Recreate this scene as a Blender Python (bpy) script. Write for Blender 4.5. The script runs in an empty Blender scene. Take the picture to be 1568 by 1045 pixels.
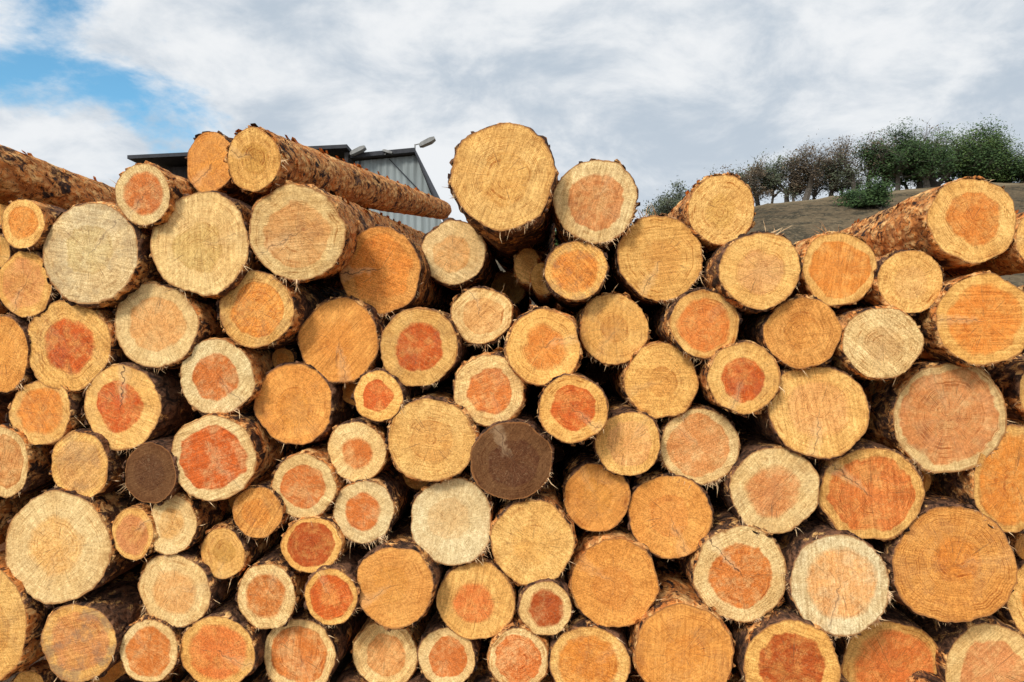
import bpy, math, random
from mathutils import Vector, noise, Matrix
scene = bpy.context.scene
random.seed(7)
S = 4.2/1568.0      # metres per survey unit on the front face of the stack
DIST = 3.05
EYE = 1.6

def srgb(r,g,b,f=1.0):
    def c(x):
        x/=255.0
        return x/12.92 if x<=0.04045 else ((x+0.055)/1.055)**2.4
    return (min(.9,c(r)*f),min(.9,c(g)*f),min(.9,c(b)*f),1.0)

# ---------------------------------------------------------------- node helper
class NT:
    def __init__(s, tree): s.t=tree; s.n=tree.nodes; s.l=tree.links
    def node(s,typ,**kw):
        nd=s.n.new(typ)
        for k,v in kw.items(): setattr(nd,k,v)
        return nd
    def put(s,sock,v):
        if v is None: return
        if isinstance(v,bpy.types.NodeSocket): s.l.new(v,sock)
        else:
            try: sock.default_value=v
            except Exception:
                sock.default_value=tuple(v)[:3]
    def m(s,op,a,b=None,c=None,clamp=False):
        nd=s.node('ShaderNodeMath',operation=op,use_clamp=clamp)
        s.put(nd.inputs[0],a); s.put(nd.inputs[1],b); s.put(nd.inputs[2],c)
        return nd.outputs[0]
    def vm(s,op,a,b=None,scale=None):
        nd=s.node('ShaderNodeVectorMath',operation=op)
        s.put(nd.inputs[0],a); s.put(nd.inputs[1],b)
        if scale is not None: s.put(nd.inputs['Scale'],scale)
        return nd.outputs['Value'] if op in('LENGTH','DOT_PRODUCT') else nd.outputs[0]
    def comb(s,x,y,z):
        nd=s.node('ShaderNodeCombineXYZ'); s.put(nd.inputs[0],x); s.put(nd.inputs[1],y); s.put(nd.inputs[2],z); return nd.outputs[0]
    def sep(s,v):
        nd=s.node('ShaderNodeSeparateXYZ'); s.put(nd.inputs[0],v); return nd.outputs
    def noise(s,vec,scale,detail=3,rough=0.55,dist=0.0):
        nd=s.node('ShaderNodeTexNoise'); s.put(nd.inputs['Vector'],vec); s.put(nd.inputs['Scale'],scale)
        nd.inputs['Detail'].default_value=detail; nd.inputs['Roughness'].default_value=rough; nd.inputs['Distortion'].default_value=dist
        return nd.outputs[0]
    def vor(s,vec,scale,feature='F1'):
        nd=s.node('ShaderNodeTexVoronoi',feature=feature); s.put(nd.inputs['Vector'],vec); s.put(nd.inputs['Scale'],scale); return nd.outputs[0]
    def ss(s,v,a,b,lo=0.0,hi=1.0):
        nd=s.node('ShaderNodeMapRange',interpolation_type='SMOOTHSTEP'); s.put(nd.inputs[0],v); s.put(nd.inputs[1],a); s.put(nd.inputs[2],b)
        nd.inputs[3].default_value=lo; nd.inputs[4].default_value=hi; return nd.outputs[0]
    def mix(s,f,a,b,blend='MIX'):
        nd=s.node('ShaderNodeMix',data_type='RGBA',blend_type=blend)
        s.put(nd.inputs[0],f); s.put(nd.inputs[6],a); s.put(nd.inputs[7],b); return nd.outputs[2]
    def attr(s,name): 
        return s.node('ShaderNodeAttribute',attribute_name=name)
    def bump(s,h,strength,dist):
        nd=s.node('ShaderNodeBump'); s.put(nd.inputs['Height'],h); nd.inputs['Strength'].default_value=strength; nd.inputs['Distance'].default_value=dist
        return nd.outputs[0]

def newmat(name,rough=0.85):
    m=bpy.data.materials.new(name); m.use_nodes=True
    nt=NT(m.node_tree); b=m.node_tree.nodes['Principled BSDF']
    b.inputs['Roughness'].default_value=rough
    b.inputs['Specular IOR Level'].default_value=0.2
    return m,nt,b

# ---------------------------------------------------------------- materials
def mat_end():
    m,t,b=newmat('sawn_log_end',0.8)
    P=t.node('ShaderNodeTexCoord').outputs['Object']
    rn=t.attr('rn').outputs['Fac']
    sap=t.attr('sapc').outputs['Color']; heart=t.attr('heartc').outputs['Color']
    p1=t.sep(t.attr('par').outputs['Vector']); hr,seed,ringn=p1[0],p1[1],p1[2]
    p2=t.sep(t.attr('par2').outputs['Vector']); ang,crk,grey=p2[0],p2[1],p2[2]
    off=t.comb(t.m('MULTIPLY',seed,13.7),t.m('MULTIPLY',seed,5.1),seed)
    V=t.vm('ADD',P,off)
    n1=t.m('SUBTRACT',t.noise(V,9,1),0.5)
    n2=t.m('SUBTRACT',t.noise(V,24,2),0.5)
    xyz=t.sep(P)
    th=t.m('ARCTAN2',xyz[2],xyz[0])
    cth=t.m('COSINE',th); sth=t.m('SINE',th)
    tt=t.m('ADD',rn,t.m('MULTIPLY',n1,t.m('MULTIPLY',rn,0.14)))
    # growth rings: spacing drifts from pith to bark
    w=t.noise(t.comb(t.m('MULTIPLY',tt,3.0),seed,0.0),1.6,2)
    ph=t.m('ADD',t.m('MULTIPLY',tt,ringn),t.m('MULTIPLY',w,9.0))
    ph=t.m('ADD',ph,t.m('MULTIPLY',n2,0.5))
    fr=t.m('FRACT',ph)
    late=t.ss(fr,0.25,0.95)
    rid=t.m('FLOOR',ph)
    rv=t.comb(t.m('MULTIPLY',cth,1.4),t.m('MULTIPLY',sth,1.4),t.m('ADD',t.m('MULTIPLY',rid,1.37),seed))
    ramp=t.noise(rv,1.3,1,.6)
    ringamt=t.m('MULTIPLY',late,t.ss(ramp,0.36,0.66,0.10,1.0))
    rstr=t.ss(t.noise(t.comb(seed,seed,0.0),3.1,0),.35,.65,.45,1.0)   # some logs show rings strongly, others less
    patch=t.ss(t.noise(V,12,3,.65),0.38,0.62,0.3,1.0)
    ringamt=t.m('MULTIPLY',ringamt,t.m('MULTIPLY',patch,rstr))
    # heartwood boundary
    soft=t.ss(t.noise(t.comb(seed,7.0,2.0),4.3,0),.35,.65,.03,.12)
    hs=t.m('ADD',tt,t.m('ADD',t.m('MULTIPLY',n2,0.17),t.m('MULTIPLY',n1,.14)))
    hb=t.m('SUBTRACT',1.0,t.ss(hs,t.m('SUBTRACT',hr,soft),t.m('ADD',hr,0.03)))
    hb=t.m('MULTIPLY',hb,t.ss(t.noise(t.vm('ADD',V,(3,1,7)),15,4,0.75),0.34,0.58,0.58,1.0))
    col=t.mix(hb,sap,heart)
    rl=t.m('SUBTRACT',1.0,t.m('MULTIPLY',t.m('ABSOLUTE',t.m('SUBTRACT',hs,t.m('SUBTRACT',hr,0.03))),26.0),clamp=True)
    col=t.mix(t.m('MULTIPLY',rl,0.2),col,t.mix(1.0,col,(0.70,0.47,0.28,1),'MULTIPLY'))
    col=t.mix(t.m('MULTIPLY',ringamt,1.0),col,t.mix(1.0,col,(0.56,0.35,0.19,1),'MULTIPLY'))
    # saw marks
    ca=t.m('COSINE',t.m('MULTIPLY',seed,2.4)); sa=t.m('SINE',t.m('MULTIPLY',seed,2.4))
    q=t.m('ADD',t.m('MULTIPLY',xyz[0],ca),t.m('MULTIPLY',xyz[2],sa))
    qp=t.m('SUBTRACT',t.m('MULTIPLY',xyz[2],ca),t.m('MULTIPLY',xyz[0],sa))
    saw=t.noise(t.comb(t.m('MULTIPLY',q,115.0),t.m('MULTIPLY',qp,6.0),seed),1.0,2,0.6)
    rough=t.noise(V,170,2,0.8)
    rough2=t.noise(V,50,3,0.7)
    sawamt=t.m('MULTIPLY',.95,t.ss(t.noise(t.comb(seed,3.0,seed),5.3,0),.35,.65,.2,1.0))
    ramt=t.ss(t.noise(t.comb(seed,1.0,9.0),6.1,0),.35,.65,.9,1.5)
    k=t.m('ADD',t.m('ADD',t.m('MULTIPLY',t.m('SUBTRACT',saw,0.5),sawamt),t.m('MULTIPLY',t.m('SUBTRACT',rough,0.5),ramt)),t.m('MULTIPLY',t.m('SUBTRACT',rough2,0.5),0.75))
    k=t.m('MAXIMUM',t.m('ADD',k,1.0),.2)
    col=t.mix(1.0,col,t.comb(k,t.m('POWER',k,1.28),t.m('POWER',k,1.6)),'MULTIPLY')
    # pulled-up pale fibres, brushed along the rings
    wool=t.ss(t.noise(t.comb(t.m('MULTIPLY',cth,11.0),t.m('MULTIPLY',sth,11.0),t.m('MULTIPLY',ph,1.1)),1.0,2,.6),.56,.66)
    col=t.mix(t.m('MULTIPLY',t.m('MULTIPLY',wool,t.ss(rn,.9,.3)),.38),col,t.mix(.6,col,t.mix(.5,sap,(.90,.64,.34,1))))
    # radially sheared streaks
    rad_=t.ss(t.noise(t.comb(t.m('MULTIPLY',cth,16.0),t.m('MULTIPLY',sth,16.0),t.m('MULTIPLY',tt,1.3)),1.6,2,.6),.35,.65,-.5,.5)
    k2=t.m('ADD',1.0,t.m('MULTIPLY',rad_,.17))
    col=t.mix(1.0,col,t.comb(k2,t.m('POWER',k2,1.2),t.m('POWER',k2,1.4)),'MULTIPLY')
    # large tonal drift
    big=t.ss(t.noise(t.vm('ADD',V,(9,9,2)),6,3),0.35,0.65)
    col=t.mix(t.m('MULTIPLY',big,0.5),col,t.mix(1.0,col,(0.84,0.68,0.48,1),'MULTIPLY'))
    # dirt rubbed in towards the rim
    drt=t.m('MULTIPLY',t.ss(rn,.72,1.0),t.ss(t.noise(t.vm('ADD',V,(2,8,5)),13,4,.7),.48,.64))
    col=t.mix(t.m('MULTIPLY',drt,.5),col,t.mix(1.0,col,(0.52,0.38,0.26,1),'MULTIPLY'))
    # radial checks
    rv=t.comb(t.m('MULTIPLY',cth,9.0),t.m('MULTIPLY',sth,9.0),t.m('ADD',t.m('MULTIPLY',tt,1.0),t.m('MULTIPLY',seed,3.1)))
    chk=t.ss(t.noise(rv,1.5,2,0.6),0.64,0.67)
    chk=t.m('MULTIPLY',chk,t.m('SUBTRACT',1.0,t.ss(tt,0.3,0.9)))
    col=t.mix(t.m('MULTIPLY',chk,0.62),col,(0.18,0.075,0.03,1))
    # torn hinge patch with a fine split
    dx=t.m('ADD',t.m('MULTIPLY',xyz[0],t.m('COSINE',ang)),t.m('MULTIPLY',xyz[2],t.m('SINE',ang)))
    dy=t.m('SUBTRACT',t.m('MULTIPLY',xyz[2],t.m('COSINE',ang)),t.m('MULTIPLY',xyz[0],t.m('SINE',ang)))
    dy=t.m('ADD',dy,t.m('MULTIPLY',n2,0.06))
    wid=t.m('ADD',t.m('ADD',.003,t.m('MULTIPLY',t.m('MAXIMUM',dx,0.0),.11)),t.m('MULTIPLY',rough2,.010))
    wd=t.m('SUBTRACT',1.0,t.ss(t.m('DIVIDE',t.m('ABSOLUTE',dy),wid),0.3,1.5))
    wd=t.m('MULTIPLY',wd,t.m('MULTIPLY',crk,t.m('MULTIPLY',t.ss(dx,0.0,0.05),t.ss(rough2,.3,.55,.3,1.))))
    col=t.mix(t.m('MULTIPLY',wd,0.5),col,t.mix(.6,sap,(.84,.58,.32,1)))
    ln=t.m('MULTIPLY',t.m('SUBTRACT',1.0,t.ss(t.m('ABSOLUTE',t.m('SUBTRACT',dy,.002)),0.0006,0.0038)),t.m('MULTIPLY',t.ss(dx,-0.03,0.01),crk))
    ln=t.m('MULTIPLY',ln,t.ss(rough2,.34,.46))
    col=t.mix(t.m('MULTIPLY',ln,0.9),col,(0.09,0.035,0.018,1))
    # grey weathering
    gm=t.m('MULTIPLY',t.ss(t.noise(t.vm('ADD',V,(1,4,6)),11,5,0.7),0.46,0.62),grey)
    col=t.mix(t.m('MULTIPLY',gm,.72),col,t.mix(0.5,(0.27,0.21,0.15,1),t.mix(1.0,col,(0.6,0.56,0.50,1),'MULTIPLY')))
    # rim
    rim=t.ss(t.m('ADD',rn,t.m('MULTIPLY',n2,0.06)),0.958,0.992)
    col=t.mix(t.m('MULTIPLY',rim,0.8),col,(0.34,0.135,0.04,1))
    t.put(b.inputs['Base Color'],col)
    h=t.m('ADD',t.m('MULTIPLY',saw,0.9),t.m('ADD',t.m('MULTIPLY',rough,0.7),t.m('MULTIPLY',rough2,0.9)))
    t.put(b.inputs['Normal'],t.bump(h,0.9,0.0035))
    return m

def mat_bark():
    m,t,b=newmat('log_bark',0.9)
    P=t.node('ShaderNodeTexCoord').outputs['Object']
    p1=t.sep(t.attr('par').outputs['Vector']); seed=p1[1]
    V=t.vm('ADD',P,t.comb(seed,t.m('MULTIPLY',seed,3.0),seed))
    Vs=t.vm('MULTIPLY',V,(1.0,0.6,1.0))
    n=t.noise(Vs,22,4,0.72,0.8)
    n3=t.noise(Vs,8,3,0.6)
    f=t.vor(t.vm('ADD',Vs,t.vm('SCALE',t.comb(n,n3,n),scale=0.05)),28,'F1')
    bo=t.attr('barko').outputs['Fac']
    org=t.ss(t.m('ADD',t.m('MULTIPLY',n3,0.6),t.m('ADD',t.m('MULTIPLY',n,0.6),bo)),0.575,0.63)
    dark=t.mix(t.ss(n,0.36,0.60),(0.03,0.016,0.011,1),(0.24,0.11,0.055,1))
    o=t.mix(t.ss(n,0.44,0.62),(0.68,0.23,0.05,1),(0.90,0.50,0.18,1))
    o=t.mix(t.ss(f,0.45,0.7,0,.6),o,(0.38,0.12,0.03,1))
    col=t.mix(org,dark,o)
    fleck=t.ss(t.noise(V,60,3,0.7),0.56,0.61)
    col=t.mix(t.m('MULTIPLY',fleck,0.78),col,(0.06,0.028,0.015,1))
    t.put(b.inputs['Base Color'],col)
    h=t.m('ADD',t.m('MULTIPLY',f,-1.0),t.m('SUBTRACT',n,t.m('MULTIPLY',org,.5)))
    t.put(b.inputs['Normal'],t.bump(h,1.0,0.014))
    return m

def mat_fibre():
    m,t,b=newmat('torn_fibre',0.9)
    P=t.node('ShaderNodeTexCoord').outputs['Object']
    n=t.noise(P,45,1)
    t.put(b.inputs['Base Color'],t.mix(t.ss(n,0.35,0.6),(0.32,0.15,0.06,1),(0.80,0.54,0.29,1)))
    return m
M_END,M_BARK,M_FIB=mat_end(),mat_bark(),mat_fibre()

# ---------------------------------------------------------------- logs
SAP={'P':srgb(246,205,140),'Y':srgb(243,187,106),'O':srgb(233,162,82),'W':srgb(247,216,162),'G':srgb(234,206,156),'D':srgb(116,78,46)}
HEA={'p':srgb(232,158,92),'q':srgb(238,178,106),'o':srgb(232,144,60),'r':srgb(216,102,40),'b':srgb(190,90,36),'m':srgb(226,130,60),'D':srgb(98,60,34),'n':None}
# u, v, rx, ry, sap, heart, heart ratio, extras
L=[
(388,245,42,47,'Y','n',.5,dict(d=-.12,bo=.08,far=(-.70,4.5,2.93),k=-.055)),
(322,249,36,48,'O','n',.5,dict(d=.08)),
(219,298,41,47,'P','m',.72,dict(d=-.1,bo=.06)),
(770,270,79,81,'Y','n',.5,dict(d=-.1,fib=30,bo=-.03)),
(912,308,62,64,'P','p',.68,dict(d=0,fib=60)),
(1105,321,51,54,'Y','n',.5,dict(d=.05,bo=.08)),
(1489,337,66,65,'Y','o',.62,dict(d=-.1,bo=.06)),
(1594,366,36,46,'Y','o',.6,dict(bo=.12)),
(138,388,76,79,'G','n',.5,dict(grey=.55)),
(307,373,74,79,'P','n',.5,{}),
(455,357,72,73,'P','q',.68,dict(d=-.06,bo=.06,fib=30,far=(-.97,4.6,2.56),k=-.04)),
(35,343,33,38,'Y','o',.7,{}),
(38,436,43,50,'Y','p',.8,{}),
(582,415,63,66,'O','o',.76,dict(ang=3.2,crk=1)),
(694,387,50,49,'P','q',.6,{}),
(882,414,48,44,'Y','o',.76,dict(grey=.7,fib=25)),
(1011,395,66,64,'Y','n',.5,dict(fib=60,tuft=1.8)),
(1164,414,62,58,'Y','q',.6,dict(tuft=1.2)),
(1285,412,57,56,'Y','o',.78,dict(bo=.1,tuft=1.9)),
(1394,431,49,48,'Y','q',.55,dict(fib=25)),
(1508,490,71,69,'Y','o',.78,{}),
(808,408,20,28,'Y','n',.5,dict(d=.5,bo=.2)),
(831,427,19,24,'Y','n',.5,dict(d=.4,bo=.2)),
(778,442,26,26,'Y','n',.5,dict(d=1.1,bo=.1)),
(104,529,66,68,'Y','r',.6,{}),
(238,498,66,65,'P','q',.66,dict(fib=25)),
(392,474,58,59,'Y','o',.72,dict(grey=.3)),
(519,522,60,65,'O','n',.5,dict(ang=-1.4,crk=.6)),
(641,532,59,61,'Y','r',.62,{}),
(737,483,47,43,'P','q',.66,dict(fib=60)),
(832,532,57,58,'Y','o',.6,{}),
(940,504,52,54,'Y','n',.4,dict(fib=45,grey=.3)),
(1079,496,52,52,'Y','m',.78,dict(fib=25)),
(1229,510,56,54,'O','n',.5,{}),
(1351,525,61,53,'P','n',.5,{}),
(6,543,38,58,'O','n',.5,{}),
(332,578,57,58,'W','m',.62,dict(ang=-.8,crk=.5)),
(62,632,50,50,'Y','o',.75,{}),
(187,624,60,66,'Y','r',.58,dict(ang=1.5,crk=1)),
(450,619,60,61,'O','n',.5,{}),
(579,607,38,38,'Y','r',.6,{}),
(748,598,54,54,'P','m',.64,dict(fib=25)),
(877,627,53,51,'Y','r',.66,{}),
(1012,583,56,56,'Y','n',.4,dict(fib=25)),
(1139,579,54,54,'Y','r',.62,{}),
(1253,630,75,70,'Y','q',.64,{}),
(1454,640,83,84,'P','p',.85,dict(fib=35,grey=.3)),
(5,708,40,54,'P','p',.75,{}),
(122,713,46,53,'Y','q',.8,dict(grey=.5,fib=25)),
(230,725,41,46,'D','D',.6,dict(bo=-.3)),
(326,702,65,65,'P','r',.76,{}),
(465,745,49,49,'P','m',.68,dict(fib=60)),
(546,692,45,46,'P','m',.58,dict(fib=25)),
(660,674,67,64,'Y','n',.5,{}),
(783,706,62,60,'D','D',.6,dict(fib=25,bo=-.3,crk=.8,ang=2.0)),
(962,680,49,50,'Y','q',.7,{}),
(1072,684,60,58,'P','p',.8,dict(fib=70)),
(1553,735,61,82,'Y','o',.85,dict(fib=25)),
(88,839,83,84,'P','q',.55,dict(grey=.1)),
(203,817,32,40,'Y','p',.8,{}),
(263,804,38,46,'P','q',.55,{}),
(394,785,38,40,'O','o',.6,{}),
(341,848,36,38,'Y','n',.5,dict(grey=.2)),
(477,835,45,43,'Y','b',.8,{}),
(557,784,47,48,'W','m',.6,dict(fib=60)),
(692,799,64,65,'W','n',.5,dict(grey=0,fib=40)),
(815,831,63,65,'Y','n',.5,{}),
(914,762,51,51,'O','n',.5,{}),
(1026,791,63,63,'O','n',.5,dict(ang=-1.2,crk=.5)),
(1186,751,67,66,'P','p',.62,{}),
(1334,757,77,71,'Y','m',.8,dict(ang=2.5,crk=.8)),
(1461,866,90,89,'O','o',.4,{}),
(267,905,57,57,'P','q',.62,dict(fib=25)),
(408,914,45,52,'P','m',.7,{}),
(507,914,39,44,'Y','r',.82,{}),
(604,899,59,63,'O','n',.5,{}),
(729,920,60,58,'Y','m',.55,{}),
(835,932,40,42,'P','b',.72,{}),
(941,893,66,67,'O','n',.5,dict(ang=2.6,crk=.4)),
(1134,879,72,72,'P','m',.68,dict(ang=2.3,crk=1,fib=20)),
(1286,896,77,76,'W','q',.72,dict(fib=110,grey=.1)),
(1596,920,52,62,'Y','o',.6,{}),
(1580,838,24,24,'O','o',.6,dict(d=.28)),
(-18,955,62,92,'Y','n',.5,{}),
(44,1054,26,26,'Y','n',.5,dict(d=.12)),
(120,985,58,60,'Y','p',.8,dict(grey=1.,fib=25)),
(228,997,45,47,'P','m',.8,{}),
(333,999,57,56,'Y','m',.8,{}),
(458,1004,56,56,'P','m',.78,dict(grey=.2)),
(590,1003,50,50,'P','p',.62,{}),
(684,1007,44,44,'P','m',.68,dict(fib=25)),
(794,1010,45,48,'P','m',.78,dict(fib=20)),
(903,1017,60,58,'Y','o',.76,{}),
(1047,1000,75,75,'O','n',.4,dict(bo=.06)),
(1213,1024,73,72,'Y','b',.7,{}),
(1365,1026,76,76,'Y','m',.82,dict(d=.22)),
(1520,1027,72,70,'P','p',.7,{}),
(-78,243,46,46,'Y','n',.5,dict(d=-.1,bo=.08)),
(4,322,22,24,'Y','n',.5,dict(d=.3,bo=.2)),
(-6,385,22,26,'Y','n',.5,dict(d=.15)),
(1600,600,40,46,'Y','o',.6,dict(d=.1)),
(1625,480,42,50,'Y','n',.6,dict(d=.1)),
(1650,760,42,55,'Y','n',.6,dict(d=.1)),
(-75,480,45,60,'Y','o',.6,{}),(-85,640,55,70,'Y','o',.6,{}),(-90,790,60,70,'Y','q',.6,{}),
(-80,355,50,50,'Y','o',.6,{}),
]
# lowest course resting on the ground, small logs wedged under the bottom row
for u in (176,281,396,526,638,740,848,975,1130,1290,1443,1590):
    L.append((u,1087,33,33,random.choice('YPO'),random.choice('opmn'),.6,dict(d=.06)))

logs=[]
for e in L:
    u,v,rx,ry,sp,he,hr,x=e
    d=x.get('d'); logs.append(dict(u=u,v=v,rx=rx,ry=ry,sp=sp,he=he,hr=hr,x=x,pin=d is not None,d=d if d is not None else random.uniform(-.16,.16)))
DIR=Vector((0.050,1.0,-0.003))
def pos(l,d):
    if 'c' in l: return l['c'],1.0
    k=(DIST+d)/DIST
    return Vector(((l['u']-784)*S*k,d,EYE+(522.5-l['v'])*S*k)),k
def ovl(a,b,da,db):
    pa,ka=pos(a,da); pb,kb=pos(b,db); D=max(da,db)
    pa=pa+DIR*(D-da); pb=pb+DIR*(D-db)
    ra=(a['rx']+a['ry'])*.5*S*ka; rb=(b['rx']+b['ry'])*.5*S*kb
    return ra+rb-(pa-pb).length
for it in range(40):
    for i,a in enumerate(logs):
        for b in logs[i+1:]:
            if abs(a['u']-b['u'])>200 or abs(a['v']-b['v'])>200: continue
            m0=(a['d']+b['d'])/2
            o0=ovl(a,b,m0,m0)
            if ovl(a,b,a['d'],b['d'])>max(0.004,o0+0.006):
                if not a['pin']: a['d']+=(m0-a['d'])*.35
                if not b['pin']: b['d']+=(m0-b['d'])*.35
# filler poles added in the larger gaps, deep ones coloured dark as gap shade
base=[(pos(l,l['d'])[0]+DIR*(0.3-l['d']),(l['rx']+l['ry'])*.5*S*(DIST+l['d'])/DIST) for l in logs]
cand=[]
gx=-2.75
while gx<2.75:
    gz=.08
    while gz<1.72:
        cl_=min(math.hypot(gx-p.x,gz-p.z)-r for p,r in base)
        cl_=min(cl_,gz)
        if cl_>.022: cand.append((cl_,gx,gz))
        gz+=.016
    gx+=.016
cand.sort(reverse=True); picked=[]
for c_,gx,gz in cand:
    if all(math.hypot(gx-a[1],gz-a[2])>c_+a[0] for a in picked): picked.append((c_,gx,gz))
rr=random.Random(11)
for c_,gx,gz in picked[:70]:
    r_=min(.14,c_+.004); dd_=rr.uniform(.6,1.3)
    if rr.random()<.12: dd_=rr.uniform(.2,.35)
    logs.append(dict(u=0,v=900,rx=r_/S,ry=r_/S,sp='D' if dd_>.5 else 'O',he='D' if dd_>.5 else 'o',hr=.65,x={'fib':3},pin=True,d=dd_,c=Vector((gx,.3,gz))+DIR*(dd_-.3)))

NA=96
def make_log(l,idx):
    rnd=random.Random(idx*31+5)
    x=l['x']; c,k=pos(l,l['d'])
    rx=l['rx']*S*k*1.005; ry=l['ry']*S*k*1.005
    R=(rx+ry)/2
    seed=rnd.uniform(0,40)
    px,pz=rnd.uniform(-.18,.18)*rx,rnd.uniform(-.18,.18)*ry
    am=[(kk,rnd.uniform(0,.028 if kk<4 else .013),rnd.uniform(0,6.28)) for kk in range(2,9)]
    def rad(a):
        f=1+sum(A*math.cos(kk*a+p) for kk,A,p in am)
        f+=0.018*noise.noise(Vector((math.cos(a)*6,math.sin(a)*6,seed)))
        f+=0.022*noise.noise(Vector((math.cos(a)*15,math.sin(a)*15,seed+9)))
        return f
    rads=[rad(2*math.pi*i/NA) for i in range(NA)]
    tx,tz=rnd.uniform(-.07,.07),rnd.uniform(-.07,.07)
    V=[];F=[];MI=[];RN=[]
    def capy(X,Z): return X*tx+Z*tz+0.0035*noise.noise(Vector((X*14+seed,Z*14,0)))
    V.append((px,capy(px,pz),pz));RN.append(0.0)
    TS=[.12,.28,.44,.6,.75,.87,.95,1.0]
    for T in TS:
        for i in range(NA):
            a=2*math.pi*i/NA
            X=px+(rx*rads[i]*math.cos(a)-px)*T; Z=pz+(ry*rads[i]*math.sin(a)-pz)*T
            V.append((X,capy(X,Z),Z));RN.append(T)
    for i in range(NA):
        F.append((0,1+i,1+(i+1)%NA));MI.append(0)
    for j in range(len(TS)-1):
        o=1+j*NA
        for i in range(NA):
            F.append((o+i,o+NA+i,o+NA+(i+1)%NA,o+(i+1)%NA));MI.append(0)
    last=1+(len(TS)-1)*NA
    # side rings
    length=x.get('len',rnd.uniform(4.6,5.4))
    if x.get('far'):
        fx,fy,fz=x['far']; length=(Vector((fx,fy,fz))-c).length
    ys=[0.004,0.012,0.03,0.055,0.085,0.12,0.16,0.21,0.27,0.34,0.42,0.52,0.64,0.78,0.95,1.15,1.4,1.7,2.05,2.45,2.9,3.4,3.95,4.5]
    if x.get('bo',0)>.05 or l['v']<330:
        ys=[0.004,0.012]+[0.03+0.03*q for q in range(34)]+[1.06+0.06*q for q in range(58)]
    ys=[y for y in ys if y<length-.1]+[length]
    taper=x.get('k',rnd.uniform(-.022,-.002))
    bt=rnd.uniform(.5,1.35)*min(1.0,R/.15)
    bx,bz=rnd.uniform(-.012,.012),rnd.uniform(-.012,.012)
    if x.get('far'): bx,bz=0,0
    prev=last
    for q,y in enumerate(ys):
        base=len(V)
        for i in range(NA):
            a=2*math.pi*i/NA; ca,sa=math.cos(a),math.sin(a)
            n=noise.noise(Vector((ca*2.2,sa*2.2,y*4+seed)))
            n2=noise.noise(Vector((ca*R*28,sa*R*28,y*14+seed)))
            n3=noise.noise(Vector((ca*R*70,sa*R*70,y*30+seed)))
            th=max(0.0,(0.006+0.007*n+0.007*n2+0.0045*n3)*bt)
            if q==0: th*=.6
            yy=y
            if q<2: yy=y+0.012*max(0,n2+.2)+0.010*max(0,n3)
            t=1+taper*y
            X=(rx*rads[i]*t+th)*ca+bx*y*y; Z=(ry*rads[i]*t+th)*sa+bz*y*y
            V.append((X,yy+(X*tx+Z*tz)*max(0,1-y*3),Z));RN.append(1.0)
        for i in range(NA):
            F.append((prev+i,base+i,base+(i+1)%NA,prev+(i+1)%NA));MI.append(1)
        prev=base
    # far end cap
    V.append((bx*length**2,length,bz*length**2));RN.append(0.0); cidx=len(V)-1
    for i in range(NA): F.append((prev+i,cidx,prev+(i+1)%NA));MI.append(0)
    # torn fibres in uneven tufts round the rim
    fb=x.get('fib'); nf=int((fb if fb else rnd.choice([3,6,10,16]))*2.4)
    ncl=rnd.randint(2,4)+(3 if fb and fb>40 else 0)
    cls=[(rnd.gauss(-1.5,.8),rnd.uniform(.03,.25)) for _ in range(ncl)]
    tuft=x.get('tuft')
    nt_=20 if tuft else 0
    for fi in range(nf+nt_):
        if fi>=nf:
            a=rnd.gauss(tuft,.12); scale=.028
        else:
            cm,cs=rnd.choice(cls)
            a=rnd.gauss(cm,cs) if rnd.random()<.8 else rnd.uniform(0,6.28); scale=.012
        i=int((a%(2*math.pi))/(2*math.pi)*NA)%NA
        b0=Vector((rx*rads[i]*math.cos(a)*.985,rnd.uniform(-.001,.02),ry*rads[i]*math.sin(a)*.985))
        rdir=Vector((math.cos(a),0,math.sin(a)))
        tdir=Vector((-math.sin(a),0,math.cos(a)))
        dd=(rdir*rnd.uniform(.3,1.0)+tdir*rnd.gauss(0,.7)+Vector((0,-rnd.uniform(-.2,.7),-.3 if fi<nf else .3))).normalized()
        ln=min(.075,.006+rnd.expovariate(1/scale)); w=rnd.uniform(.0005,.0016)+ln*.014
        s1=dd.cross(Vector((.3,1,.2))).normalized()*w; s2=dd.cross(s1).normalized()*w
        bi=len(V)
        md=b0+dd*ln*.5+s1*rnd.uniform(-2,2)
        tip=b0+dd*ln+Vector((rnd.gauss(0,.005),0,rnd.gauss(-.002,.005)))
        for p in (b0+s1,b0-s1*.5+s2,b0-s1*.5-s2,md+s1*.7,md-s1*.35+s2*.7,md-s1*.35-s2*.7,tip):
            V.append(tuple(p));RN.append(1.0)
        for a1,b1 in ((0,1),(1,2),(2,0)):
            F.append((bi+a1,bi+b1,bi+3+b1,bi+3+a1));MI.append(2)
            F.append((bi+3+a1,bi+3+b1,bi+6));MI.append(2)
    # loose bark flakes standing off the rim
    for _ in range(rnd.randint(8,20)):
        a=rnd.uniform(0,6.28); i=int(a/6.2832*NA)%NA
        r0=rads[i]
        b0=Vector((rx*r0*math.cos(a)*1.01,rnd.uniform(0,.01),ry*r0*math.sin(a)*1.01))
        rdir=Vector((math.cos(a),0,math.sin(a))); tdir=Vector((-math.sin(a),0,math.cos(a)))
        w=rnd.uniform(.006,.022); hgt=rnd.uniform(.004,.014); yb=Vector((0,rnd.uniform(.015,.05),0)); bi=len(V)
        q=[b0-tdir*w,b0+tdir*w,b0+tdir*w*.6+rdir*hgt+Vector((0,-.004,0)),b0-tdir*w*.5+rdir*hgt*.7]
        for p in q+[p_+yb-rdir*.004 for p_ in q]: V.append(tuple(p)); RN.append(1.0)
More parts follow.
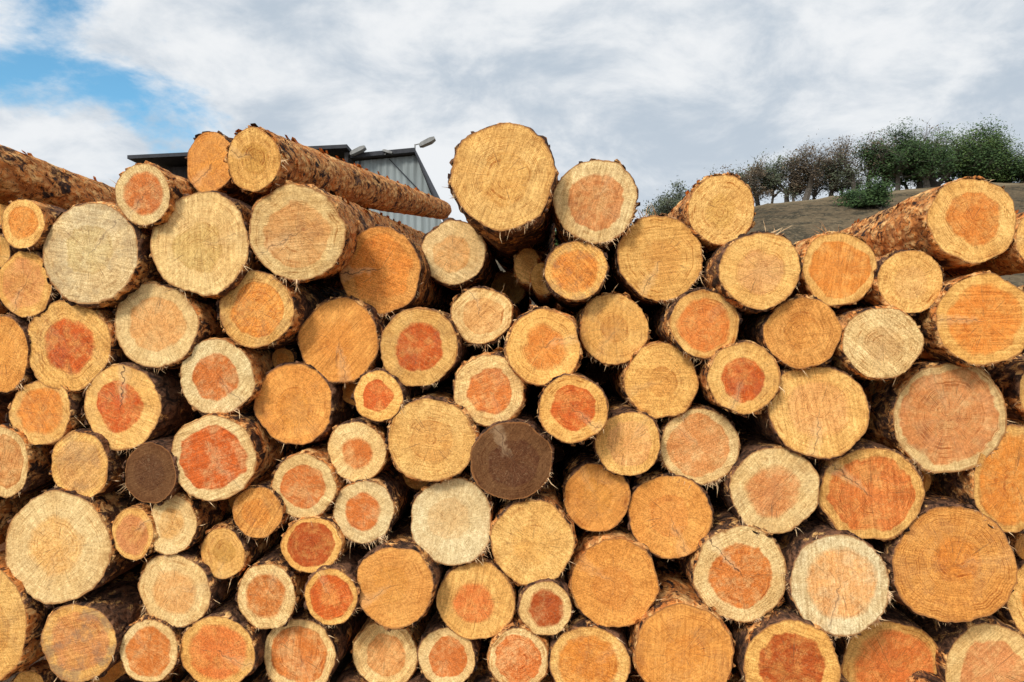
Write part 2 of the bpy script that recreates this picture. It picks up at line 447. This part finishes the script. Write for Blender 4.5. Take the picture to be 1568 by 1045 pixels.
        for f_ in ((0,1,2,3),(7,6,5,4),(1,5,6,2),(2,6,7,3),(3,7,4,0)): F.append(tuple(bi+z for z in f_)); MI.append(1)
    # curled bark strips lifting along the trunk of exposed logs
    if l['v']<345 or x.get('bo',0)>.05:
        for _ in range(90):
            y=rnd.uniform(.05,min(length-.3,3.5)); a=rnd.uniform(-.3,3.5); i=int((a%6.2832)/6.2832*NA)%NA
            t=1+taper*y; r0=rads[i]
            b0=Vector((rx*r0*t*math.cos(a)+bx*y*y,y,ry*r0*t*math.sin(a)+bz*y*y))
            rdir=Vector((math.cos(a),0,math.sin(a))); tdir=Vector((-math.sin(a),0,math.cos(a)))
            w=rnd.uniform(.006,.018); ln=rnd.uniform(.02,.07); lift=rnd.uniform(.006,.02); bi=len(V)
            for s_ in (0,.5,1):
                for side in (-1,1):
                    V.append(tuple(b0+tdir*w*side*(1-.4*s_)+Vector((0,-ln*s_,0))+rdir*(.006+lift*s_*s_))); RN.append(1.0)
            for s_ in (0,1): F.append((bi+2*s_,bi+2*s_+1,bi+2*s_+3,bi+2*s_+2)); MI.append(1)
    me=bpy.data.meshes.new('log'); me.from_pydata(V,[],F); 
    for m_ in (M_END,M_BARK,M_FIB): me.materials.append(m_)
    me.polygons.foreach_set('material_index',MI)
    me.polygons.foreach_set('use_smooth',[mi==1 for mi in MI])
    nV=len(V)
    at=me.attributes.new('rn','FLOAT','POINT'); at.data.foreach_set('value',RN)
    at=me.attributes.new('barko','FLOAT','POINT'); at.data.foreach_set('value',[x.get('bo',rnd.uniform(-.09,.06))]*nV)
    sap=SAP[l['sp']]; j=rnd.uniform(.88,1.03); wm=rnd.uniform(-.05,.015); sap=(sap[0]*j,sap[1]*j*(1+wm),sap[2]*j*(1+wm*3),1)
    he=HEA[l['he']] or (sap[0]*.97,sap[1]*.90,sap[2]*.78,1)
    hj=rnd.uniform(.86,1.03); he=(he[0]*hj,he[1]*hj*rnd.uniform(.94,1.05),he[2]*hj,1)
    for nm,cv in (('sapc',sap),('heartc',he)):
        at=me.attributes.new(nm,'FLOAT_COLOR','POINT'); at.data.foreach_set('color',list(cv)*nV)
    ringn=R/rnd.uniform(.0060,.0105)
    at=me.attributes.new('par','FLOAT_VECTOR','POINT'); at.data.foreach_set('vector',[l['hr'],seed,ringn]*nV)
    at=me.attributes.new('par2','FLOAT_VECTOR','POINT'); at.data.foreach_set('vector',[x.get('ang',rnd.uniform(0,6.28)),x.get('crk',rnd.choice([0,0,.3,.6])),x.get('grey',rnd.choice([0,0,.1,.25]))]*nV)
    me.validate(); me.update()
    ob=bpy.data.objects.new('log',me); scene.collection.objects.link(ob)
    ob.location=c
    if x.get('far'): dv=(Vector(x['far'])-c).normalized()
    elif 'c' in l: dv=DIR.normalized()
    else: dv=(DIR+Vector((rnd.gauss(0,.012),0,rnd.gauss(0,.008)))).normalized()
    ob.rotation_euler=Vector((0,1,0)).rotation_difference(dv).to_euler()
    return ob
for i,l in enumerate(logs): make_log(l,i)

# ---------------------------------------------------------------- generic mesh
def mesh_obj(name,V,F,mats,MI=None,smooth=False,parent=None):
    me=bpy.data.meshes.new(name); me.from_pydata([tuple(v) for v in V],[],F)
    for m_ in mats: me.materials.append(m_)
    if MI: me.polygons.foreach_set('material_index',MI)
    if smooth: me.polygons.foreach_set('use_smooth',[True]*len(F))
    me.update()
    ob=bpy.data.objects.new(name,me); scene.collection.objects.link(ob)
    if parent: ob.parent=parent
    return ob
def add_tube(V,F,p0,p1,r0,r1,n=6):
    d=(p1-p0); 
    if d.length<1e-6: return
    d.normalize(); s=d.orthogonal().normalized(); t=d.cross(s)
    b=len(V)
    for p,r in ((p0,r0),(p1,r1)):
        for i in range(n):
            a=6.28318*i/n; V.append(p+s*math.cos(a)*r+t*math.sin(a)*r)
    for i in range(n): F.append((b+i,b+(i+1)%n,b+n+(i+1)%n,b+n+i))
    F.append(tuple(b+i for i in range(n))); F.append(tuple(b+n+i for i in reversed(range(n))))

# crosswise stack added behind the first to block light through the gaps
V=[];F=[]
for r in range(7):
    z=.16+r*.29
    for q in range(3):
        y=6.3+q*.33+(r%2)*.16
        add_tube(V,F,Vector((-9+random.uniform(-.3,.3),y,z)),Vector((9,y+random.uniform(-.05,.05),z)),.165,.15,20)
ob=mesh_obj('gap_blocking_log_stack',V,F,[M_BARK],smooth=True)
for nm in ('par','par2'):
    at=ob.data.attributes.new(nm,'FLOAT_VECTOR','POINT')

# ---------------------------------------------------------------- ground
def mat_ground():
    m,t,b=newmat('yard_dirt',.95)
    P=t.node('ShaderNodeTexCoord').outputs['Object']
    n=t.noise(P,.6,6,.6); n2=t.noise(P,18,4,.7); n3=t.noise(t.vm('MULTIPLY',P,(1,3,1)),60,2)
    col=t.mix(t.ss(n,.35,.65),(.07,.045,.028,1),(.13,.09,.055,1))
    col=t.mix(t.ss(n2,.55,.68),col,(.18,.09,.04,1))
    col=t.mix(t.ss(n3,.64,.72),col,(.36,.2,.09,1))
    t.put(b.inputs['Base Color'],col); t.put(b.inputs['Normal'],t.bump(n2,.8,.03)); return m
g=1500
mesh_obj('ground',[(-g,-g,0),(g,-g,0),(g,g,0),(-g,g,0)],[(0,1,2,3)],[mat_ground()])
# bark scraps and chips at the foot of the pile
V=[];F=[];rnd=random.Random(3)
for _ in range(900):
    x=rnd.uniform(-3.2,3.2); y=-abs(rnd.gauss(0,.5))+.2; z=.006
    a=rnd.uniform(0,6.28); l_=rnd.uniform(.015,.09); w=rnd.uniform(.005,.025); u=Vector((math.cos(a),math.sin(a),rnd.uniform(-.1,.3)))*l_; s=Vector((-math.sin(a),math.cos(a),rnd.uniform(-.1,.3)))*w
    p=Vector((x,y,z+.01)); b=len(V); V+= [p-u-s*.5,p+u*.9-s,p+u+s*.6,p-u*.7+s]; V+=[v+Vector((0,0,.006)) for v in V[b:b+4]]
    F+=[(b+3,b+2,b+1,b),(b+4,b+5,b+6,b+7),(b,b+1,b+5,b+4),(b+1,b+2,b+6,b+5),(b+2,b+3,b+7,b+6),(b+3,b,b+4,b+7)]
mesh_obj('bark_debris',V,F,[M_FIB])

# ---------------------------------------------------------------- hill
def mat_hill():
    m,t,b=newmat('dry_hill_grass',.95)
    P=t.node('ShaderNodeTexCoord').outputs['Object']
    n=t.noise(P,.06,5,.65); n2=t.noise(t.vm('MULTIPLY',P,(1,.5,2)),.5,5,.7); n3=t.noise(P,2.2,3,.7)
    col=t.mix(t.ss(n,.35,.65),(.088,.060,.032,1),(.165,.115,.062,1))
    col=t.mix(t.m('MULTIPLY',t.ss(n2,.48,.55),.85),col,(.040,.033,.019,1))
    col=t.mix(t.m('MULTIPLY',t.ss(n3,.48,.64),.40),col,(.26,.19,.105,1))
    # pale strip along the crest
    y=t.sep(P)[1]
    strip=t.m('MULTIPLY',t.ss(t.m('ADD',y,t.m('MULTIPLY',n2,9.0)),104,109),.75)
    col=t.mix(strip,col,(.36,.27,.16,1))
    t.put(b.inputs['Base Color'],col); t.put(b.inputs['Normal'],t.bump(n2,.8,1.0)); return m
RP=[(-300,5),(-120,7),(-75,8),(-20,11),(5.4,14.6),(18,16.5),(24.7,18.2),(31.5,20.4),(36.3,21.9),(50,23.3),(59.5,24.0),(75.8,25.3),(100,27),(160,30),(320,26)]
def ridge(x):
    for (x0,z0),(x1,z1) in zip(RP,RP[1:]):
        if x<=x1:
            t=(x-x0)/(x1-x0); return z0+(z1-z0)*max(0,t)
    return RP[-1][1]
def hz(x,y):
    t=min(1,max(0,(y-38)/(107-38))); s=t*t*(3-2*t)*.45+t*.55
    h=ridge(x)*s
    if y>107: h-= (y-107)*.05
    h+=noise.noise(Vector((x*.05,y*.05,3)))*1.6*t*(1 if y<95 else .35)+noise.noise(Vector((x*.25,y*.25,7)))*.55*t
    return h
V=[];F=[];xs=[-300+i*2.0 for i in range(311)]
ysg=[38+i*2.0 for i in range(60)]
for y in ysg:
    for x in xs: V.append((x,y,hz(x,y) if y>38 else -.3))
nx=len(xs)
for j in range(len(ysg)-1):
    for i in range(nx-1): F.append((j*nx+i,j*nx+i+1,(j+1)*nx+i+1,(j+1)*nx+i))
mesh_obj('hill',V,F,[mat_hill()],smooth=True)

# ---------------------------------------------------------------- trees
def mat_leaf(name,c1,c2):
    m,t,b=newmat(name,.8)
    P=t.node('ShaderNodeTexCoord').outputs['Object']
    n=t.noise(P,.9,2); n2=t.noise(P,9,1)
    t.put(b.inputs['Base Color'],t.mix(t.ss(t.m('ADD',t.m('MULTIPLY',n,.6),t.m('MULTIPLY',n2,.4)),.38,.62),c1,c2)); return m
LG=mat_leaf('green_leaves',(.030,.060,.018,1),(.12,.17,.045,1))
LS=mat_leaf('grey_green_leaves',(.060,.068,.040,1),(.14,.155,.090,1))
LB=mat_leaf('brown_leaves',(.08,.055,.035,1),(.17,.12,.07,1))
LD=mat_leaf('dark_leaves',(.022,.045,.016,1),(.075,.12,.035,1))
MT,t_,b_=newmat('tree_trunk',.9)
t_.put(b_.inputs['Base Color'],t_.mix(t_.noise(t_.node('ShaderNodeTexCoord').outputs['Object'],6,2),(.06,.05,.04,1),(.20,.17,.14,1)))
def tree(name,x,y,H,W,nleaf,leafmat,seed,low=.2):
    rnd=random.Random(seed); V=[];F=[];tips=[]
    def br(p,d,ln,r,dep):
        steps=3
        for k in range(steps):
            d=(d+Vector((rnd.gauss(0,.16),rnd.gauss(0,.16),rnd.gauss(.03,.08)))).normalized()
            q=p+d*ln/steps; r2=r*.88
            add_tube(V,F,p,q,r,r2,5 if dep<2 else 3)
            p=q;r=r2
            if dep>=1: tips.append(q.copy())
            if dep<5 and (k>0 or dep>0) and rnd.random()<.55:
                nd=(d*.6+Vector((rnd.gauss(0,.8),rnd.gauss(0,.8),rnd.gauss(.05,.3)))).normalized(); br(p,nd,ln*(.9 if dep==0 else .6),r*.55,dep+1)
        if dep<5:
            for _ in range(3 if dep==0 else 2):
                nd=(d*.8+Vector((rnd.gauss(0,.6),rnd.gauss(0,.6),rnd.gauss(.12,.3)))).normalized()
                br(p,nd,ln*rnd.uniform(.68,.85),r*.7,dep+1)
    br(Vector((0,0,-.4)),Vector((0,0,1)),low*H,H*.022,0)
    zmax=max(v.z for v in V); xs_=sorted(abs(v.x) for v in V); w=xs_[int(len(xs_)*.97)]
    fz=H/zmax; fw=(W/2)/w
    V=[Vector((v.x*fw,v.y*fw,v.z*fz)) for v in V]; tips=[Vector((v.x*fw,v.y*fw,v.z*fz)) for v in tips]
    MI=[0]*len(F)
    cl=[rnd.choice(tips) for _ in range(max(10,nleaf//60))]
    for _ in range(nleaf):
        c=rnd.choice(cl) if rnd.random()<.7 else rnd.choice(tips)
        p=c+Vector((rnd.gauss(0,.5),rnd.gauss(0,.5),rnd.gauss(0,.42)))*(W/7)
        if p.z<.2: p.z=abs(p.z)+.2
        s=rnd.uniform(.09,.22)
        a=Vector((rnd.gauss(0,1),rnd.gauss(0,1),rnd.gauss(0,1))).normalized(); b=a.orthogonal().normalized()
        i=len(V); V+=[p-a*s,p-b*s*.6,p+a*s,p+b*s*.6]; F.append((i,i+1,i+2,i+3)); MI.append(1)
    ob=mesh_obj(name,V,F,[MT,leafmat],MI); ob.location=(x,y,hz(x,y)-.1)
    return ob
def at_dir(u,dist): return (u-784)/1138*dist
def plant(name,u,dist,top,W,nl,mat,seed,low=.2):
    x=at_dir(u,dist); y=dist-DIST; base=hz(x,y)
    H=EYE+(523-top)/1138*dist-base
    tree(name,x,y,max(2.0,H),W,nl,mat,seed,low)
sp=[(1146,252,6,2600),(1161,236,7,3300),(1180,241,6,1600),(1203,230,8,3600),(1228,216,8.5,2500),(1246,240,6,3000),(1270,232,8,3600),(1290,248,6,1500),(1214,252,5,2500)]
for i,(u,tp,w,nl) in enumerate(sp): plant('bare_tree',u,110+(i*7%4)*2,tp,w,nl,LS if i%4 else LB,100+i,.13)
for i,(u,tp,w,nl,mt) in enumerate([(1306,204,8,1500,LB),(1328,196,8.5,2000,LB),(1345,202,8,7000,LD),(1372,191,9.5,10000,LD),(1409,180,7,700,LB),(1394,220,7,5500,LG)]):
    plant('bare_tree' if mt is LB else 'oak_tree',u,110+(i%3)*2,tp,w,nl,mt,200+i,.14)
for i,(u,tp,w,nl) in enumerate([(1420,212,8.5,9500),(1442,198,10.5,12500),(1468,193,11,13000),(1496,202,11.5,13000),(1524,215,11,13000),(1548,232,9,9500),(1574,240,9,8500),(1610,235,9,5500),(1650,230,9,5000),(1700,238,9,5000)]):
    plant('oak_tree',u,110+(i%3)*2,tp,w,nl,LG if i%2 else LD,300+i,.10)
plant('oak_shrub',1357,92,279,7,9500,LD,401,.08)
plant('oak_shrub',1336,94,288,5.5,6000,LD,402,.08)
for i,(u,tp,w,nl) in enumerate([(1022,300,6,3000),(1040,286,7,3500),(1062,278,7,3500),(1088,270,7,3000),(1118,260,7,2500)]):
    plant('bare_tree',u,106,tp,w,nl,LS,500+i,.14)
for i,(u,tp,w,nl) in enumerate([(830,362,4,2500),(848,350,4,3000),(866,356,4,3000),(800,365,5,2500)]):
    plant('oak_tree',u,108,tp,w,nl,LG,600+i)

# ---------------------------------------------------------------- shed
def flat(name,col,rough=.6,metal=0,var=.2,sc=(2,2,.6)):
    m,t,b=newmat(name,rough); b.inputs['Metallic'].default_value=metal
    P=t.node('ShaderNodeTexCoord').outputs['Object']
    n=t.noise(t.vm('MULTIPLY',P,sc),1.5,5,.65)
    t.put(b.inputs['Base Color'],t.mix(t.ss(n,.35,.7),col,tuple(c*(1-var*2) for c in col[:3])+(1,)))
    return m
M_WALL=flat('corrugated_zinc',(.29,.32,.31,1),.55,0,.14,(4,4,.3)); M_ROOF=flat('dark_roof_sheet',(.045,.045,.05,1)); M_DARK=flat('dark_cladding_with_shade',(.06,.05,.045,1))  # dark cladding colour includes painted eave shade
M_LAMP=flat('lamp_housing',(.24,.23,.21,1)); M_GL,tg,bg=newmat('lamp_glass',.15); bg.inputs['Base Color'].default_value=(.35,.36,.36,1)
shed=bpy.data.objects.new('sawmill_shed',None); scene.collection.objects.link(shed)
def prof_top(x):
    P=[(-5.95,8.40),(-3.62,8.62),(-2.98,7.0),(-2.4,5.5)]
    for (a,za),(b,zb) in zip(P,P[1:]):
        if x<=b: return za+(zb-za)*(x-a)/(b-a)
    return P[-1][1]
def corr(name,x0,x1,y,topf,mat,pitch=.13,amp=.022):
    V=[];F=[];n=int((x1-x0)/pitch*8)
    for i in range(n+1):
        x=x0+(x1-x0)*i/n; yy=y+amp*math.sin(x/pitch*6.283)
        V+=[(x,yy,0),(x,yy,topf(x))]
    for i in range(n): F.append((2*i,2*i+2,2*i+3,2*i+1))
    return mesh_obj(name,V,F,[mat],smooth=True,parent=shed)
corr('gable_wall',-5.9,-2.5,24.9,lambda x:prof_top(x)-.05,M_WALL,.26,.02)
def slab(name,pts,th,y0,y1,mat):
    V=[];F=[];n=len(pts)
    for (x,z) in pts: V+=[(x,y0,z),(x,y0,z+th),(x,y1,z+th),(x,y1,z)]
    for i in range(n-1):
        a=4*i;b=a+4
        for k in range(4): F.append((a+k,a+(k+1)%4,b+(k+1)%4,b+k))
    F+= [(3,2,1,0),(4*n-4,4*n-3,4*n-2,4*n-1)]
    return mesh_obj(name,V,F,[mat],parent=shed)
slab('gable_roof',[(-6.0,8.40),(-3.62,8.62),(-2.95,7.0),(-2.3,5.4)],.16,24.55,36,M_ROOF)
slab('main_roof',[(-14.1,8.28),(-6.05,8.68)],.13,24.2,36,M_ROOF)
corr('main_wall',-13.5,-6.0,25.3,lambda x:8.2+(x+14)*.05-.02,M_DARK,.2,.02)  # wall coloured dark for eave shadow and the open shed's dim interior
V=[];F=[]
for x0,x1,y0,y1 in ((-13.5,-13.4,25.4,35.5),(-2.52,-2.42,25.0,35.5),(-13.5,-2.4,35.5,35.6)):
    b=len(V); zt=8.1 if x0<-10 and x1<-10 else 5.2
    V+=[(x0,y0,0),(x1,y0,0),(x1,y1,0),(x0,y1,0),(x0,y0,zt),(x1,y0,zt),(x1,y1,zt),(x0,y1,zt)]
    F+=[(b,b+1,b+5,b+4),(b+1,b+2,b+6,b+5),(b+2,b+3,b+7,b+6),(b+3,b,b+4,b+7),(b+4,b+5,b+6,b+7)]
mesh_obj('side_walls',V,F,[M_DARK],parent=shed)
V=[];F=[]
for i in range(6):
    x=-13.4+i*1.45; add_tube(V,F,Vector((x,24.6,0)),Vector((x,24.6,8.2+(x+14)*.05)),.09,.09,8)
mesh_obj('posts',V,F,[M_DARK],parent=shed)
V=[];F=[]
add_tube(V,F,Vector((-4.6,24.8,8.42)),Vector((-3.15,24.8,6.9)),.02,.02,6)
add_tube(V,F,Vector((-5.7,24.8,8.35)),Vector((-5.7,24.8,5.0)),.03,.03,6)
mesh_obj('conduit',V,F,[M_ROOF],parent=shed)
def floodlight(x,z,ex,ez,tilt,s=1.0,y=24.5):
    V=[];F=[];MI=[]
    add_tube(V,F,Vector((ex,y,ez)),Vector((ex,y,z-.08)),.025,.022,8)
    add_tube(V,F,Vector((ex,y,z-.1)),Vector((x,y,z)),.022,.022,8)
    MI=[0]*len(F)
    c,sn=math.cos(tilt),math.sin(tilt); b=len(V)
    prof=[(-.30,-.05,.03,.10),(-.2,-.08,.07,.17),(.15,-.09,.08,.20),(.32,-.05,.05,.15)]
    for (px,z0,z1,w) in prof:
        for yy,zz in ((-w,z0),(w,z0),(w*.7,z1),(-w*.7,z1)):
            V.append(Vector((x+(px*c-zz*sn)*s,y+yy*s,z+(px*sn+zz*c)*s)))
    for i in range(3):
        for k in range(4):
            F.append((b+4*i+k,b+4*i+(k+1)%4,b+4*i+4+(k+1)%4,b+4*i+4+k)); MI.append(1 if k==0 else 0)
    F+=[(b+3,b+2,b+1,b),(b+12,b+13,b+14,b+15)];MI+=[0,0]
    mesh_obj('floodlight',V,F,[M_LAMP,M_GL],MI)
floodlight(-3.18,9.02,-3.62,8.74,math.radians(25),1.05,24.7)
floodlight(-5.70,8.62,-5.95,8.5,math.radians(25),1.0,24.4)
floodlight(-4.62,8.62,-4.7,8.5,math.radians(-15),.6,24.5)

# ---------------------------------------------------------------- world
SUN=Vector((-.42,-.72,.62)).normalized()
w=bpy.data.worlds.new('World'); scene.world=w; w.use_nodes=True
t=NT(w.node_tree); bgn=w.node_tree.nodes['Background']
sky=t.node('ShaderNodeTexSky',sky_type='NISHITA'); sky.sun_disc=False
sky.sun_elevation=math.asin(SUN.z); sky.sun_rotation=math.atan2(SUN.x,SUN.y)
sky.air_density=1.0; sky.dust_density=.4; sky.ozone_density=1.5
D=t.node('ShaderNodeTexCoord').outputs['Generated']
dx=t.sep(D)
zz=t.m('ADD',t.m('MAXIMUM',dx[2],0.0),.36)
pl=t.comb(t.m('DIVIDE',dx[0],zz),t.m('DIVIDE',dx[1],zz),t.m('MULTIPLY',dx[2],1.0))
pl2=t.vm('ADD',t.vm('MULTIPLY',pl,(1,1.0,1)),(3.30,7.7,0))
n1=t.m('ADD',t.m('MULTIPLY',t.noise(pl2,2.6,8,.60,.3),.75),t.m('MULTIPLY',t.noise(t.vm('ADD',pl2,(2,5,1)),8.0,6,.6,.3),.25))
n2=t.noise(t.vm('ADD',pl2,(5.2,1.3,2)),4.2,7,.60,.3)
n3=t.noise(t.vm('ADD',pl2,(9.2,4.3,5)),1.4,3,.5)
# cover: closed to the east (right), breaking up in the west
cov=t.m('ADD',n1,t.m('ADD',t.m('MULTIPLY',dx[0],.27),t.m('MULTIPLY',dx[2],-.25)))
mask=t.ss(cov,.13,.30)
shade=t.ss(t.m('ADD',t.m('MULTIPLY',n2,.62),t.m('SUBTRACT',t.m('MULTIPLY',n3,.38),t.m('MULTIPLY',dx[0],.08))),.38,.59)
cl=t.mix(shade,(5.0,5.8,6.7,1),(8.8,9.0,9.2,1))
cl=t.mix(t.ss(dx[2],.34,.06,0,.4),cl,(7.9,8.4,8.9,1))
sd=t.m('MAXIMUM',t.vm('DOT_PRODUCT',D,tuple(SUN)),0.0)
glow=t.m('ADD',1.0,t.m('MULTIPLY',t.m('POWER',sd,2.5),1.6))
cl=t.mix(1.0,cl,t.comb(glow,glow,glow),'MULTIPLY')
blue=t.mix(1.0,sky.outputs[0],(1.05,1.7,1.75,1),'MULTIPLY')
t.put(bgn.inputs[0],t.mix(mask,blue,cl)); bgn.inputs[1].default_value=.1

sl=bpy.data.lights.new('sun','SUN'); sl.energy=2.35; sl.angle=math.radians(12); sl.color=(1,.955,.88)
so=bpy.data.objects.new('sun',sl); scene.collection.objects.link(so); so.rotation_euler=SUN.to_track_quat('Z','Y').to_euler()

# ---------------------------------------------------------------- camera
cam=bpy.data.cameras.new('camera'); co=bpy.data.objects.new('camera',cam); scene.collection.objects.link(co)
co.location=(0,-DIST,EYE); co.rotation_euler=(math.radians(90),0,0)
cam.sensor_width=36; cam.lens=36*DIST/4.2; cam.clip_end=4000
scene.camera=co
scene.view_settings.view_transform='Standard'; scene.view_settings.look='None'; scene.view_settings.exposure=0
